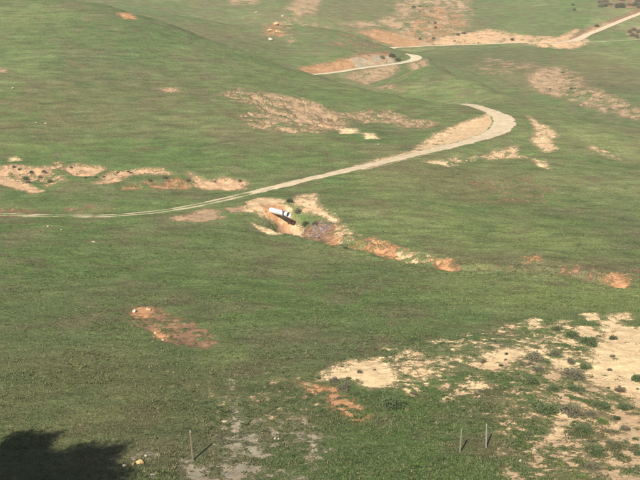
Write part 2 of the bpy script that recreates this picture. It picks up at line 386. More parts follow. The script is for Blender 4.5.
# ---------------------------------------------------------------- grass colour over the land
TINTS = []
def tint(px, py, rx, ry, colr, wgt, ymin=40):
    X, Y = at(px, py, ymin); Xt, Yt = at(px, py - ry, ymin)
    sx = rx * Y / F
    TINTS.append((X, Y, sx, min(max(abs(Yt - Y), ry * Y / F), 1.6 * sx), np.array(colr), wgt))
LUSH = (.084, .130, .046); OLIVE = (.125, .135, .066); DRY = (.20, .165, .09); BRIGHT = (.155, .190, .070); DARK = (.060, .100, .040); BROWN = (.122, .104, .058); GREYG = (.125, .128, .078)
PALE = (.165, .185, .085)
for a in ((20, 112, 60, 22, BROWN, .5), (150, 88, 60, 14, BROWN, .4), (60, 30, 70, 16, BROWN, .3), (250, 28, 40, 10, PALE, .3), (130, 120, 60, 10, BROWN, .3), (430, 175, 60, 12, BROWN, .4), (520, 205, 50, 10, OLIVE, .5), (150, 300, 70, 14, OLIVE, .4), (60, 360, 60, 14, BROWN, .25), (250, 375, 60, 16, OLIVE, .4), (470, 420, 50, 18, OLIVE, .4), (300, 250, 60, 8, PALE, .3), (470, 285, 70, 8, PALE, .4), (580, 140, 90, 26, PALE, .75), (540, 108, 60, 8, PALE, .7), (470, 84, 40, 7, PALE, .8), (610, 190, 70, 22, PALE, .5), (540, 240, 60, 14, PALE, .85), (400, 91, 60, 5, PALE, .6), (320, 80, 60, 6, PALE, .35), (580, 298, 120, 10, PALE, .6), (200, 240, 60, 8, LUSH, .5),
          (60, 158, 130, 12, DARK, .35), (60, 150, 130, 12, LUSH, .7), (30, 146, 60, 5, BRIGHT, .4), (200, 155, 70, 10, LUSH, .8), (250, 160, 90, 14, LUSH, .5), (540, 238, 45, 14, BRIGHT, .55), (440, 215, 60, 10, BRIGHT, .25),
          (580, 298, 150, 14, BRIGHT, .75), (450, 232, 110, 22, BRIGHT, .4), (400, 190, 80, 20, BRIGHT, .25), (350, 292, 160, 14, LUSH, .5), (140, 262, 160, 14, LUSH, .25), (230, 352, 24, 8, BRIGHT, .8), (390, 402, 30, 16, LUSH, .8), (420, 450, 60, 30, LUSH, .45), (395, 470, 60, 20, LUSH, .4),
          (250, 450, 70, 34, GREYG, .75), (140, 455, 60, 24, GREYG, .6), (100, 405, 90, 22, OLIVE, .6), (40, 400, 60, 20, DRY, .12), (480, 345, 110, 20, GREYG, .5), (560, 460, 90, 30, OLIVE, .45),
          (490, 188, 70, 20, BROWN, .45), (430, 180, 40, 12, OLIVE, .5), (560, 268, 110, 5, BROWN, .45), (620, 215, 80, 16, DARK, .35), (80, 50, 150, 45, DARK, .55), (160, 30, 90, 30, DARK, .3), (30, 90, 60, 20, BROWN, .2), (180, 85, 60, 20, OLIVE, .35),
          (80, 210, 60, 4, BROWN, .4), (280, 130, 60, 14, OLIVE, .5), (240, 110, 26, 16, OLIVE, .6), (340, 95, 90, 8, LUSH, .5), (470, 115, 60, 6, LUSH, .4), (520, 105, 40, 5, LUSH, .3),
          (300, 345, 70, 18, DARK, .5), (300, 345, 60, 14, GREYG, .3), (60, 320, 100, 30, DARK, .3), (240, 410, 60, 30, DARK, .25), (345, 300, 20, 12, LUSH, .3), (100, 215, 20, 4, LUSH, .3)):
    tint(*a)
for a in ((300, 42, 60, 14, OLIVE, .6), (240, 35, 40, 14, BROWN, .35), (340, 10, 70, 14, OLIVE, .7), (520, 18, 60, 12, LUSH, .5), (610, 36, 30, 4, LUSH, .6), (480, 58, 60, 8, OLIVE, .5), (620, 62, 40, 10, BRIGHT, .4), (540, 62, 60, 12, BROWN, .65), (470, 58, 40, 8, BROWN, .5), (470, 54, 50, 8, DARK, .5), (590, 80, 70, 16, BROWN, .5), (620, 100, 50, 12, DARK, .5), (400, 20, 60, 20, BROWN, .5), (300, 42, 50, 10, DARK, .3), (230, 40, 30, 14, BROWN, .45), (640, 50, 40, 8, PALE, .5), (430, 10, 60, 20, BROWN, .4)):
    tint(*a, ymin=285)
def grass_col(X, Y):
    n1 = fbm(X, Y, 14, 4, 51); n2 = fbm(X, Y, 4.0, 4, 57, .6); n3 = fbm(X, Y, 30, 3, 63)
    base = np.array((.104, .132, .058)); c = np.tile(base, (len(X), 1))
    def mix(c, col, wv): return c * (1 - wv[:, None]) + np.array(col) * wv[:, None]
    c = mix(c, OLIVE, sstep(-.05, .45, n1) * .75)
    c = mix(c, LUSH, sstep(.0, .45, -n1 + .3 * n3) * .75)
    c = mix(c, PALE, sstep(.1, .5, fbm(X, Y, 22, 4, 69)) * .55 * sstep(70, 120, Y))
    for X0, Y0, sx, sy, col, wv in TINTS:
        g = np.exp(-.5 * (((X - X0) / sx) ** 2 + ((Y - Y0) / sy) ** 2) * 1.6)
        c = mix(c, col, np.clip(g * wv * (1 + .8 * n1 + .7 * n2), 0, 1))
    c = c * np.array((1.0, 1.0, .86)) * (.80 + .20 * sstep(50, 82, Y))[:, None]      # coarser, duller pasture on the near slope
    c = mix(c, BROWN, sstep(.08, .5, n2) * .55)
    c = mix(c, BROWN, sstep(.12, .5, fbm(X, Y, 9, 4, 73)) * .38)
    c = mix(c, DARK, sstep(.15, .7, -n2) * .35)
    return c

# ---------------------------------------------------------------- materials
def new_mat(name, rough=.95, spec=.1):
    m = bpy.data.materials.new(name); m.use_nodes = True
    b = m.node_tree.nodes['Principled BSDF']
    b.inputs['Roughness'].default_value = rough
    b.inputs['Specular IOR Level'].default_value = spec
    return m, m.node_tree, b
def nd(t, kind, **kw):
    x = t.nodes.new(kind)
    for k, v in kw.items(): setattr(x, k, v)
    return x
def noise_node(t, scale, detail=4, rough=.6, vec=None):
    x = nd(t, 'ShaderNodeTexNoise'); x.inputs['Scale'].default_value = scale; x.inputs['Detail'].default_value = detail; x.inputs['Roughness'].default_value = rough
    if vec is not None: t.links.new(vec, x.inputs['Vector'])
    return x
def math_node(t, op, a, b=None, c=None, clamp=False):
    x = nd(t, 'ShaderNodeMath', operation=op); x.use_clamp = clamp
    for i, v in enumerate((a, b, c)):
        if v is None: continue
        if isinstance(v, (int, float)): x.inputs[i].default_value = v
        else: t.links.new(v, x.inputs[i])
    return x.outputs[0]
def mixc(t, fac, a, b, mode='MIX'):
    x = nd(t, 'ShaderNodeMix', data_type='RGBA', blend_type=mode)
    for s_, v in ((0, fac), (6, a), (7, b)):
        if isinstance(v, (int, float)): x.inputs[s_].default_value = v
        elif isinstance(v, tuple): x.inputs[s_].default_value = (*v, 1)
        else: t.links.new(v, x.inputs[s_])
    return x.outputs[2]
def maprange(t, v, a, b, c, d):
    x = nd(t, 'ShaderNodeMapRange'); t.links.new(v, x.inputs[0])
    for i, q in enumerate((a, b, c, d)): x.inputs[i + 1].default_value = q
    return x.outputs[0]

def ground_material():
    m, t, b = new_mat('grass_and_soil', .97, .05)
    co = nd(t, 'ShaderNodeTexCoord').outputs['Object']
    soil = nd(t, 'ShaderNodeAttribute', attribute_name='soil').outputs['Fac']
    scol = nd(t, 'ShaderNodeAttribute', attribute_name='soil_colour').outputs['Color']
    gcol = nd(t, 'ShaderNodeAttribute', attribute_name='grass_colour').outputs['Color']
    fine = noise_node(t, 7.0, 5, .65, co).outputs['Fac']
    mid = noise_node(t, 1.3, 5, .6, co).outputs['Fac']
    big = noise_node(t, .35, 4, .6, co).outputs['Fac']
    sm = noise_node(t, 2.9, 5, .75, co).outputs['Fac']
    nz = math_node(t, 'ADD', math_node(t, 'MULTIPLY', math_node(t, 'SUBTRACT', fine, .5), 1.5), math_node(t, 'MULTIPLY', math_node(t, 'SUBTRACT', sm, .5), 2.4))
    nz = math_node(t, 'ADD', nz, math_node(t, 'MULTIPLY', math_node(t, 'SUBTRACT', mid, .5), 1.2))
    amp = math_node(t, 'ADD', math_node(t, 'MULTIPLY', math_node(t, 'MULTIPLY', soil, math_node(t, 'SUBTRACT', 1.0, soil)), 4.0), .32)
    f = math_node(t, 'ADD', soil, math_node(t, 'MULTIPLY', nz, amp))
    f = maprange(t, f, .36, .66, 0, 1)
    f = math_node(t, 'MAXIMUM', f, maprange(t, soil, .05, .6, 0, .42))
    mp = nd(t, 'ShaderNodeMapping'); t.links.new(co, mp.inputs['Vector']); mp.inputs['Scale'].default_value = (.22, .55, 1.6)
    streak = noise_node(t, 1.0, 6, .68, mp.outputs[0]).outputs['Fac']
    gv = maprange(t, fine, .3, .7, .5, 1.5)
    gm = math_node(t, 'MULTIPLY', maprange(t, sm, .3, .7, .62, 1.38), maprange(t, streak, .32, .68, .66, 1.34))
    gg = mixc(t, 1.0, gcol, math_node(t, 'MULTIPLY', gv, gm), 'MULTIPLY')
    straw = maprange(t, noise_node(t, 3.1, 5, .7, co).outputs['Fac'], .56, .70, 0, .55)
    gg = mixc(t, straw, gg, (.20, .175, .095))
    bare = maprange(t, math_node(t, 'ADD', math_node(t, 'MULTIPLY', big, .5), math_node(t, 'MULTIPLY', sm, .5)), .54, .66, 0, .55)
    gg = mixc(t, bare, gg, (.165, .125, .075))
    sv_ = math_node(t, 'MULTIPLY', maprange(t, fine, .25, .75, .78, 1.14), math_node(t, 'MULTIPLY', maprange(t, mid, .3, .7, .78, 1.14), maprange(t, sm, .3, .7, .82, 1.12)))
    ss = mixc(t, 1.0, scol, sv_, 'MULTIPLY')
    ss = mixc(t, maprange(t, big, .5, .7, 0, .35), ss, (.50, .29, .16))
    t.links.new(mixc(t, f, gg, ss), b.inputs['Base Color'])
    bmp = nd(t, 'ShaderNodeBump'); bmp.inputs['Strength'].default_value = .9; bmp.inputs['Distance'].default_value = .12
    hh = math_node(t, 'MULTIPLY', math_node(t, 'ADD', fine, math_node(t, 'MULTIPLY', mid, 1.5)), maprange(t, f, 0, 1, 1.0, .45))
    t.links.new(hh, bmp.inputs['Height']); t.links.new(bmp.outputs[0], b.inputs['Normal'])
    return m
M_GROUND = ground_material()

def road_material():
    m, t, b = new_mat('packed_dirt', .95, .08)
    co = nd(t, 'ShaderNodeTexCoord').outputs['Object']
    dirt = nd(t, 'ShaderNodeAttribute', attribute_name='soil').outputs['Fac']
    gcol = nd(t, 'ShaderNodeAttribute', attribute_name='grass_colour').outputs['Color']
    scol = nd(t, 'ShaderNodeAttribute', attribute_name='soil_colour').outputs['Color']
    fine = noise_node(t, 6.0, 5, .65, co).outputs['Fac']; mid = noise_node(t, .9, 4, .6, co).outputs['Fac']
    f = math_node(t, 'ADD', dirt, math_node(t, 'MULTIPLY', math_node(t, 'SUBTRACT', fine, .5), .9))
    f = maprange(t, f, .36, .62, 0, 1)
    sv_ = math_node(t, 'MULTIPLY', maprange(t, fine, .25, .75, .80, 1.10), maprange(t, mid, .3, .7, .80, 1.14))
    t.links.new(mixc(t, f, gcol, mixc(t, 1.0, scol, sv_, 'MULTIPLY')), b.inputs['Base Color'])
    bmp = nd(t, 'ShaderNodeBump'); bmp.inputs['Strength'].default_value = .5; bmp.inputs['Distance'].default_value = .05
    t.links.new(fine, bmp.inputs['Height']); t.links.new(bmp.outputs[0], b.inputs['Normal'])
    return m
M_ROAD = road_material()

def attr_leaf_material(name, attr, rough=.8, trans=.25):
    m, t, b = new_mat(name, rough, .15)
    a = nd(t, 'ShaderNodeAttribute', attribute_name=attr).outputs['Color']
    t.links.new(a, b.inputs['Base Color'])
    tr = nd(t, 'ShaderNodeBsdfTranslucent'); t.links.new(a, tr.inputs['Color'])
    mx = nd(t, 'ShaderNodeMixShader'); mx.inputs[0].default_value = trans
    t.links.new(b.outputs[0], mx.inputs[1]); t.links.new(tr.outputs[0], mx.inputs[2])
    t.links.new(mx.outputs[0], t.nodes['Material Output'].inputs['Surface'])
    return m
M_BLADE = attr_leaf_material('grass_blades', 'blade_colour')

def speckle_material(name, c1, c2, scale=6, rough=.9, spec=.15, bump=.3, metallic=0.0):
    m, t, b = new_mat(name, rough, spec)
    co = nd(t, 'ShaderNodeTexCoord').outputs['Object']
    nz = noise_node(t, scale, 5, .65, co).outputs['Fac']
    t.links.new(mixc(t, maprange(t, nz, .32, .68, 0, 1), c1, c2), b.inputs['Base Color'])
    b.inputs['Metallic'].default_value = metallic
    bmp = nd(t, 'ShaderNodeBump'); bmp.inputs['Strength'].default_value = bump; bmp.inputs['Distance'].default_value = .03
    t.links.new(nz, bmp.inputs['Height']); t.links.new(bmp.outputs[0], b.inputs['Normal'])
    return m
M_ROCK_PALE = speckle_material('pale_limestone', (.46, .40, .31), (.33, .28, .21), 5)
M_ROCK_GOLD = speckle_material('golden_sandstone', (.55, .37, .17), (.40, .25, .11), 5)
M_ROCK_ORANGE = speckle_material('orange_sandstone', (.56, .36, .20), (.44, .25, .13), 2)
M_ROCK_GREY = speckle_material('grey_riprap_stone', (.24, .215, .20), (.13, .11, .105), 5)
M_ROCK_DARK = speckle_material('dark_rusty_stone', (.15, .10, .085), (.26, .17, .13), 5)
M_STEEL = speckle_material('galvanised_steel', (.70, .725, .75), (.55, .57, .59), 3, .42, .5, .05, .35)
M_RUST = speckle_material('rusty_steel', (.05, .035, .03), (.10, .06, .04), 8, .8, .2)
M_POST_DARK = speckle_material('weathered_dark_post', (.10, .085, .06), (.17, .145, .10), 9)
M_POST_GREY = speckle_material('silvered_grey_post', (.15, .145, .12), (.22, .21, .175), 9)
M_POST_OLIVE = speckle_material('mossy_olive_post', (.13, .13, .08), (.20, .19, .12), 9)
M_CAP = speckle_material('bleached_post_top', (.26, .24, .19), (.20, .18, .14), 9)
M_BARK = speckle_material('tree_bark', (.12, .09, .065), (.06, .045, .035), 7, .95, .05, .8)
M_TWIG = speckle_material('shrub_twigs', (.20, .155, .12), (.12, .09, .07), 9)
def leaf_material(name, c1, c2):
    m, t, b = new_mat(name, .8, .15)
    rnd = nd(t, 'ShaderNodeNewGeometry').outputs['Random Per Island']
    co = nd(t, 'ShaderNodeTexCoord').outputs['Object']
    nz = noise_node(t, 3.5, 3, .6, co).outputs['Fac']
    k = math_node(t, 'ADD', math_node(t, 'MULTIPLY', rnd, .6), math_node(t, 'MULTIPLY', maprange(t, nz, .3, .7, 0, 1), .4))
    c = mixc(t, k, c1, c2)
    t.links.new(c, b.inputs['Base Color'])
    tr = nd(t, 'ShaderNodeBsdfTranslucent'); t.links.new(c, tr.inputs['Color'])
    mx = nd(t, 'ShaderNodeMixShader'); mx.inputs[0].default_value = .2
    t.links.new(b.outputs[0], mx.inputs[1]); t.links.new(tr.outputs[0], mx.inputs[2])
    t.links.new(mx.outputs[0], t.nodes['Material Output'].inputs['Surface'])
    return m
M_LEAF = {'green': leaf_material('green_shrub_leaves', (.075, .110, .045), (.120, .152, .066)),
          'bright': leaf_material('bright_shrub_leaves', (.115, .165, .045), (.165, .205, .065)),
          'grey': leaf_material('grey_sagebrush_leaves', (.130, .122, .075), (.195, .178, .118)),
          'dark': leaf_material('dark_shrub_leaves', (.05, .065, .035), (.09, .10, .055)),
          'brown': leaf_material('brown_brush_leaves', (.12, .10, .065), (.19, .155, .10)),
          'tree': leaf_material('oak_leaves', (.03, .055, .02), (.06, .10, .03))}

# ---------------------------------------------------------------- helpers
def tag(o, label=None, cat=None, group=None, kind=None):
    if label: o['label'] = label
    if cat: o['category'] = cat
    if group: o['group'] = group
    if kind: o['kind'] = kind
    return o
def mesh_np(name, V, Fc, smooth=False):
    me = bpy.data.meshes.new(name)
    V = np.asarray(V, np.float32); Fc = np.asarray(Fc, np.int32); k = Fc.shape[1]
    me.vertices.add(len(V)); me.vertices.foreach_set('co', V.ravel())
    me.loops.add(Fc.size); me.loops.foreach_set('vertex_index', Fc.ravel())
    me.polygons.add(len(Fc)); me.polygons.foreach_set('loop_start', np.arange(0, Fc.size, k, dtype=np.int32))
    me.polygons.foreach_set('loop_total', np.full(len(Fc), k, np.int32))
    me.polygons.foreach_set('use_smooth', np.full(len(Fc), smooth))
    me.update(calc_edges=True)
    return me
def set_attr(me, name, data, kind='FLOAT'):
    a = me.attributes.new(name, 'FLOAT_COLOR' if kind == 'C' else 'FLOAT', 'POINT')
    if kind == 'C':
        a.data.foreach_set('color', np.c_[data, np.ones(len(data))].astype(np.float32).ravel())
    else: a.data.foreach_set('value', np.asarray(data, np.float32))
def link(name, me, mat, parent=None):
    o = bpy.data.objects.new(name, me); COL.objects.link(o)
    if mat: me.materials.append(mat)
    if parent: o.parent = parent
    return o
def from_bm(name, bm, mat, parent=None, smooth=False):
    me = bpy.data.meshes.new(name); bm.to_mesh(me); bm.free()
    if smooth:
        for p in me.polygons: p.use_smooth = True
    return link(name, me, mat, parent)
def empty(name, loc, rz=0):
    o = bpy.data.objects.new(name, None); COL.objects.link(o); o.location = loc; o.rotation_euler = (0, 0, rz); o.empty_display_size = .2
    return o

# ---------------------------------------------------------------- the ground sheet
rows = np.concatenate([np.arange(-90, 40, 5.0), np.arange(40, 46, 1.0), np.arange(46, 110, .13), np.arange(110, 262, .3), np.arange(262, 470, .62), np.arange(470, 680, 8)])
s1 = np.linspace(-1.06, 1.06, 540)
ext = np.array([.01, .03, .06, .1, .16, .25, .38, .55, .75, 1.0])
cols = np.concatenate([-ext[::-1] - 1.06, s1, ext + 1.06])
YY, SS = np.meshgrid(rows, cols, indexing='ij')
XX = np.clip(SS, -1.06, 1.06) * .335 * np.maximum(YY, 44)
OV = np.clip(np.abs(SS) - 1.06, 0, 1)
XX = XX + np.sign(SS) * OV * (420 - np.abs(XX))
fx, fy = XX.ravel(), YY.ravel()
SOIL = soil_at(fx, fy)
ZZ = HF(fx, fy, SOIL)
nr, nc = YY.shape
idx = np.arange(nr * nc).reshape(nr, nc)
Fc = np.stack([idx[:-1, :-1], idx[:-1, 1:], idx[1:, 1:], idx[1:, :-1]], -1).reshape(-1, 4)
me = mesh_np('ground', np.c_[fx, fy, ZZ], Fc, True)
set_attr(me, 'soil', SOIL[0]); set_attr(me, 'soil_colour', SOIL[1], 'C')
GC = grass_col(fx, fy)
set_attr(me, 'grass_colour', GC, 'C')
tag(link('ground', me, M_GROUND), kind='structure')

# ---------------------------------------------------------------- dirt roads
def build_road(q, name, label, dirt_fn, colr, lift=.045):
    a = np.arange(len(q))[3:-3]; q2 = q[3:-3]
    tx = np.gradient(q2[:, 0]); ty = np.gradient(q2[:, 1]); L = np.hypot(tx, ty); nx, ny = -ty / L, tx / L
    m = 13; us = np.linspace(-1, 1, m)
    V = []; D = []
    ed = fbm(q2[:, 0], q2[:, 1], 5.0, 3, 71) * .16
    for j, u in enumerate(us):
        half = q2[:, 3] * .5 + (ed if u > 0 else -ed) * abs(u)
        X = q2[:, 0] + nx * u * half; Y = q2[:, 1] + ny * u * half
        Z = HF(X, Y) + lift - .02 * (abs(abs(u) - .5) < .2)
        if j in (0, m - 1): Z = Z - .08 - lift
        V.append(np.c_[X, Y, Z]); D.append(dirt_fn(np.full(len(X), u), a / len(q), X, Y))
    V = np.stack(V, 1).reshape(-1, 3); D = np.stack(D, 1).ravel()
    k = np.arange(len(q2) * m).reshape(len(q2), m)
    Fc = np.stack([k[:-1, :-1], k[:-1, 1:], k[1:, 1:], k[1:, :-1]], -1).reshape(-1, 4)
    me = mesh_np(name, V, Fc, True)
    set_attr(me, 'soil', D); set_attr(me, 'grass_colour', grass_col(V[:, 0], V[:, 1]), 'C')
    set_attr(me, 'soil_colour', np.tile(np.array(colr), (len(V), 1)), 'C')
    o = link(name, me, M_ROAD)
    return tag(o, label, kind='structure')
ROADC = (.49, .395, .26)
def d1(u, a, X, Y):
    left = 1 - sstep(-16, -7, X)
    wheel = np.exp(-((np.abs(u) - .5) / .26) ** 2)
    e = 1 - sstep(.62, 1.0, np.abs(u) + fbm(X, Y, 1.2, 3, 82) * .22)
    crown = np.exp(-(u / .2) ** 2) * sstep(-.1, .4, fbm(X, Y, 3.5, 3, 84)) * .42 * (1 - sstep(18, 30, X))
    full = .95 * e - crown
    two = wheel * .62 * (1 - .22 * (1 - sstep(-32, -22, X))) + .20
    gap = np.exp(-((X + 10.5) / 1.8) ** 2) * .3
    return np.clip(full * (1 - left) + two * left - gap + fbm(X, Y, 2.2, 4, 81) * (.18 + .34 * left), 0, 1)
build_road(R1, 'dirt_road', 'pale dirt road climbing from the left and bending round the near spur', d1, ROADC)
def d2(u, a, X, Y): return np.clip(.95 * (1 - sstep(.8, 1.05, np.abs(u))) + fbm(X, Y, 3, 3, 83) * .15, 0, 1)
build_road(R2, 'dirt_road', 'pale dirt road looping round the far spur', d2, (.50, .425, .29), .12)
build_road(R3, 'dirt_road', 'dirt road crossing the far slope and climbing at the top right', d2, (.50, .40, .27), .16)
def d4(u, a, X, Y): return np.clip(.85 * np.exp(-((np.abs(u) - .4) / .5) ** 2) + fbm(X, Y, 3, 3, 85) * .2, 0, 1)
build_road(R4, 'grassy_track', 'faint grassy track forking off the far road', d4, (.40, .40, .25), .14)

# ---------------------------------------------------------------- grass: tufts of blades where the ground is near
def grass_tufts():
    N = 300000
    Y = 46.5 + 95 * rng.random(N) ** 1.6
    X = (rng.random(N) * 2 - 1) * .345 * Y
    s, c, e = soil_at(X, Y)
    keep = rng.random(N) < np.clip(1.0 - s * 1.35, 0.02, 1) * (.25 + .9 * sstep(-.35, .5, fbm(X, Y, 1.6, 4, 91))) * (1 - sstep(75, 140, Y))
    for q in ROADS[:1]:
        i, d, k = near_path(X, Y, q, 3)
        keep[i] &= (d > q[k, 3] * .55)
    X, Y = X[keep], Y[keep]; N = len(X)
    clear = np.ones(N, bool)
    for px, py in ((193, 463), (460, 453.5), (486, 448.5)):
        ax, ay = at(px, py, 40); L2 = 2.6; ux, uy = math.sin(SUN_AZ), math.cos(SUN_AZ)
        tt = np.clip((X - ax) * ux + (Y - ay) * uy, 0, L2)
        clear &= np.hypot(X - ax - tt * ux, Y - ay - tt * uy) > .22
    X, Y = X[clear], Y[clear]; N = len(X)
    Z = HF(X, Y)
    C = grass_col(X, Y)
    br = .95 + .5 * rng.random(N)
    C = C * br[:, None]
    dryk = rng.random(N) < .10 + .10 * sstep(0, .5, fbm(X, Y, 7, 3, 95))
    C[dryk] = C[dryk] * .35 + np.array((.23, .20, .11)) * .65
    B = 4
    hgt = (.035 + .06 * rng.random(N) ** 2) * (1 + .9 * sstep(.1, .7, fbm(X, Y, 3, 3, 97)))
    V = np.empty((N, B, 3, 3)); ang = rng.random((N, B)) * math.tau; lean = .5 + 1.3 * rng.random((N, B))
    rad = rng.random((N, B)) * .07
    bx = X[:, None] + np.cos(ang * 3.1) * rad; by = Y[:, None] + np.sin(ang * 3.1) * rad
    wd = (.012 + .014 * rng.random((N, B))) * (1 + Y[:, None] / 90)
    hh = hgt[:, None] * (.6 + .6 * rng.random((N, B)))
    zb = Z[:, None] - .02
    V[:, :, 0] = np.stack([bx - np.sin(ang) * wd, by + np.cos(ang) * wd, zb + 0 * bx], -1)
    V[:, :, 1] = np.stack([bx + np.sin(ang) * wd, by - np.cos(ang) * wd, zb + 0 * bx], -1)
    V[:, :, 2] = np.stack([bx + np.cos(ang) * lean * hh, by + np.sin(ang) * lean * hh, zb + hh], -1)
    n2_ = 16000; B2 = 9
    Y2 = 46.5 + 75 * rng.random(n2_) ** 1.5; X2 = (rng.random(n2_) * 2 - 1) * .345 * Y2
    s2 = soil_at(X2, Y2)[0]; k2 = (rng.random(n2_) < (1 - s2) * (.15 + .85 * sstep(-.2, .5, fbm(X2, Y2, 6, 3, 191)))); X2, Y2 = X2[k2], Y2[k2]; n2_ = len(X2)
    for px, py in ((193, 463), (460, 453.5), (486, 448.5)):
        ax, ay = at(px, py, 40); ux, uy = math.sin(SUN_AZ), math.cos(SUN_AZ)
        tt = np.clip((X2 - ax) * ux + (Y2 - ay) * uy, -.5, 2.6); m2 = np.hypot(X2 - ax - tt * ux, Y2 - ay - tt * uy) > .5
        X2, Y2 = X2[m2], Y2[m2]
    n2_ = len(X2); pick = None
    Z2 = HF(X2, Y2); C2 = grass_col(X2, Y2)
    pick = rng.random(n2_)[:, None]
    C2 = np.where(pick < .55, C2 * np.array((.62, .72, .6)), np.where(pick < .8, C2 * .5 + np.array((.22, .19, .10)) * .5, C2 * np.array((1.15, 1.25, .9))))
    V2 = np.empty((n2_, B2, 3, 3)); an = rng.random((n2_, B2)) * math.tau; r2_ = .13 * np.sqrt(rng.random((n2_, B2))) * (.6 + .9 * rng.random((n2_, 1)))
    qx = X2[:, None] + np.cos(an) * r2_; qy = Y2[:, None] + np.sin(an) * r2_; hh2 = (.07 + .10 * rng.random((n2_, 1))) * (.6 + .6 * rng.random((n2_, B2))); w2 = .03 + .02 * rng.random((n2_, B2)); zz = Z2[:, None] - .02 + 0 * qx
    V2[:, :, 0] = np.stack([qx - np.sin(an) * w2, qy + np.cos(an) * w2, zz], -1); V2[:, :, 1] = np.stack([qx + np.sin(an) * w2, qy - np.cos(an) * w2, zz], -1)
    V2[:, :, 2] = np.stack([qx + np.cos(an) * hh2 * .8, qy + np.sin(an) * hh2 * .8, zz + hh2], -1)
    V = np.concatenate([V.reshape(-1, 3), V2.reshape(-1, 3)]); CC = np.concatenate([np.repeat(C, B * 3, 0), np.repeat(C2, B2 * 3, 0)])
    Fc = np.arange(len(V)).reshape(-1, 3)
    me = mesh_np('grass', V.reshape(-1, 3), Fc)
    set_attr(me, 'blade_colour', CC, 'C')
    o = link('grass', me, M_BLADE)
    tag(o, 'short green pasture grass growing over the near meadow', 'grass', kind='stuff')
grass_tufts()

# ---------------------------------------------------------------- shrubs
def leaf_mass(rnd, nl, rx, rz, leaf, lump=.3, upright=.3):
    """small two-triangle leaves through a lumpy dome"""
    V = []; Fc = []
    lumps = [(rnd.uniform(0, math.tau), rnd.uniform(.1, 1.0), rnd.uniform(.35, .6)) for _ in range(9)]
    for i in range(nl):
        a, el, r = rnd.choice(lumps)
        c = Vector((math.cos(a) * math.cos(el) * .55, math.sin(a) * math.cos(el) * .55, math.sin(el) * .5))
        d = Vector((rnd.gauss(0, 1), rnd.gauss(0, 1), rnd.gauss(0, 1))).normalized()
        p = c + d * r * rnd.uniform(.5, 1.05)
        if p.z < -.05: p.z = abs(p.z) * .4
        pos = Vector((p.x * rx, p.y * rx, p.z * rz + .02))
        ax = (d + Vector((rnd.uniform(-.7, .7), rnd.uniform(-.7, .7), rnd.uniform(-.2, .9)))).normalized()
        sd = ax.cross(Vector((rnd.uniform(-1, 1), rnd.uniform(-1, 1), rnd.uniform(-1, 1)))).normalized()
        l = leaf * rnd.uniform(.6, 1.4); wd = l * .42
        k = len(V)
        V += [pos - ax * l * .5, pos + sd * wd, pos + ax * l * .6, pos - sd * wd]
        Fc.append((k, k + 1, k + 2, k + 3))
    return V, Fc
def stems_bm(rnd, n_, rx, rz):
    bm = bmesh.new()
    for i in range(n_):
        a = rnd.uniform(0, math.tau); r = rnd.uniform(.3, .85)
        tip = Vector((math.cos(a) * rx * r, math.sin(a) * rx * r, rz * rnd.uniform(.4, .85)))
        midp = tip * .5 + Vector((0, 0, .12 * rz)); prev = None
        for p, rad in ((Vector((0, 0, -.06)), .018), (midp, .012), (tip, .004)):
            ring = [bm.verts.new(p + Vector((math.cos(k * 2.094), math.sin(k * 2.094), 0)) * rad) for k in range(3)]
            if prev:
                for k in range(3): bm.faces.new((prev[k], prev[(k + 1) % 3], ring[(k + 1) % 3], ring[k]))
            prev = ring
    return bm
SHRUB = {}
def shrub_proto(kind, v):
    key = (kind, v)
    if key not in SHRUB:
        rnd = random.Random(sum(map(ord, kind)) * 7 + v)
        V, Fc = leaf_mass(rnd, 1700, .6, .55, .052)
        mf = mesh_np('shrub_foliage', [tuple(p) for p in V], Fc); mf.materials.append(M_LEAF[kind])
        bm = stems_bm(rnd, 14, .42, .42)
        ms = bpy.data.meshes.new('shrub_stems'); bm.to_mesh(ms); bm.free(); ms.materials.append(M_TWIG)
        SHRUB[key] = (mf, ms)
    return SHRUB[key]
def shrub(px, py, wpx, hpx, kind, label, group, ymin=40, name='shrub', parts=True, hk=None):
    X, Y = at(px, py + hpx * .42, ymin)
    z = gz(X, Y)
    wd = wpx / F * Y; h = (hpx / F * Y) * 1.0
    depth = wd * .75
    hz = max(min(h, wd * .5), wd * .26)
    mf, ms = shrub_proto(kind, random.randrange(3))
    o = empty(name, (X, Y, z - .02), random.uniform(0, math.tau))
    sc = (wd * .5 / .5 * 1.0 + depth) * .5
    o.scale = (sc * random.uniform(.95, 1.15), sc * random.uniform(.85, 1.05), hz / .5)
    f = bpy.data.objects.new('foliage', mf); COL.objects.link(f); f.parent = o
    if parts:
        s = bpy.data.objects.new('stems', ms); COL.objects.link(s); s.parent = o
    tag(o, label, 'shrub', group)
    return o
G1 = 'shrubs on the sandy slope'
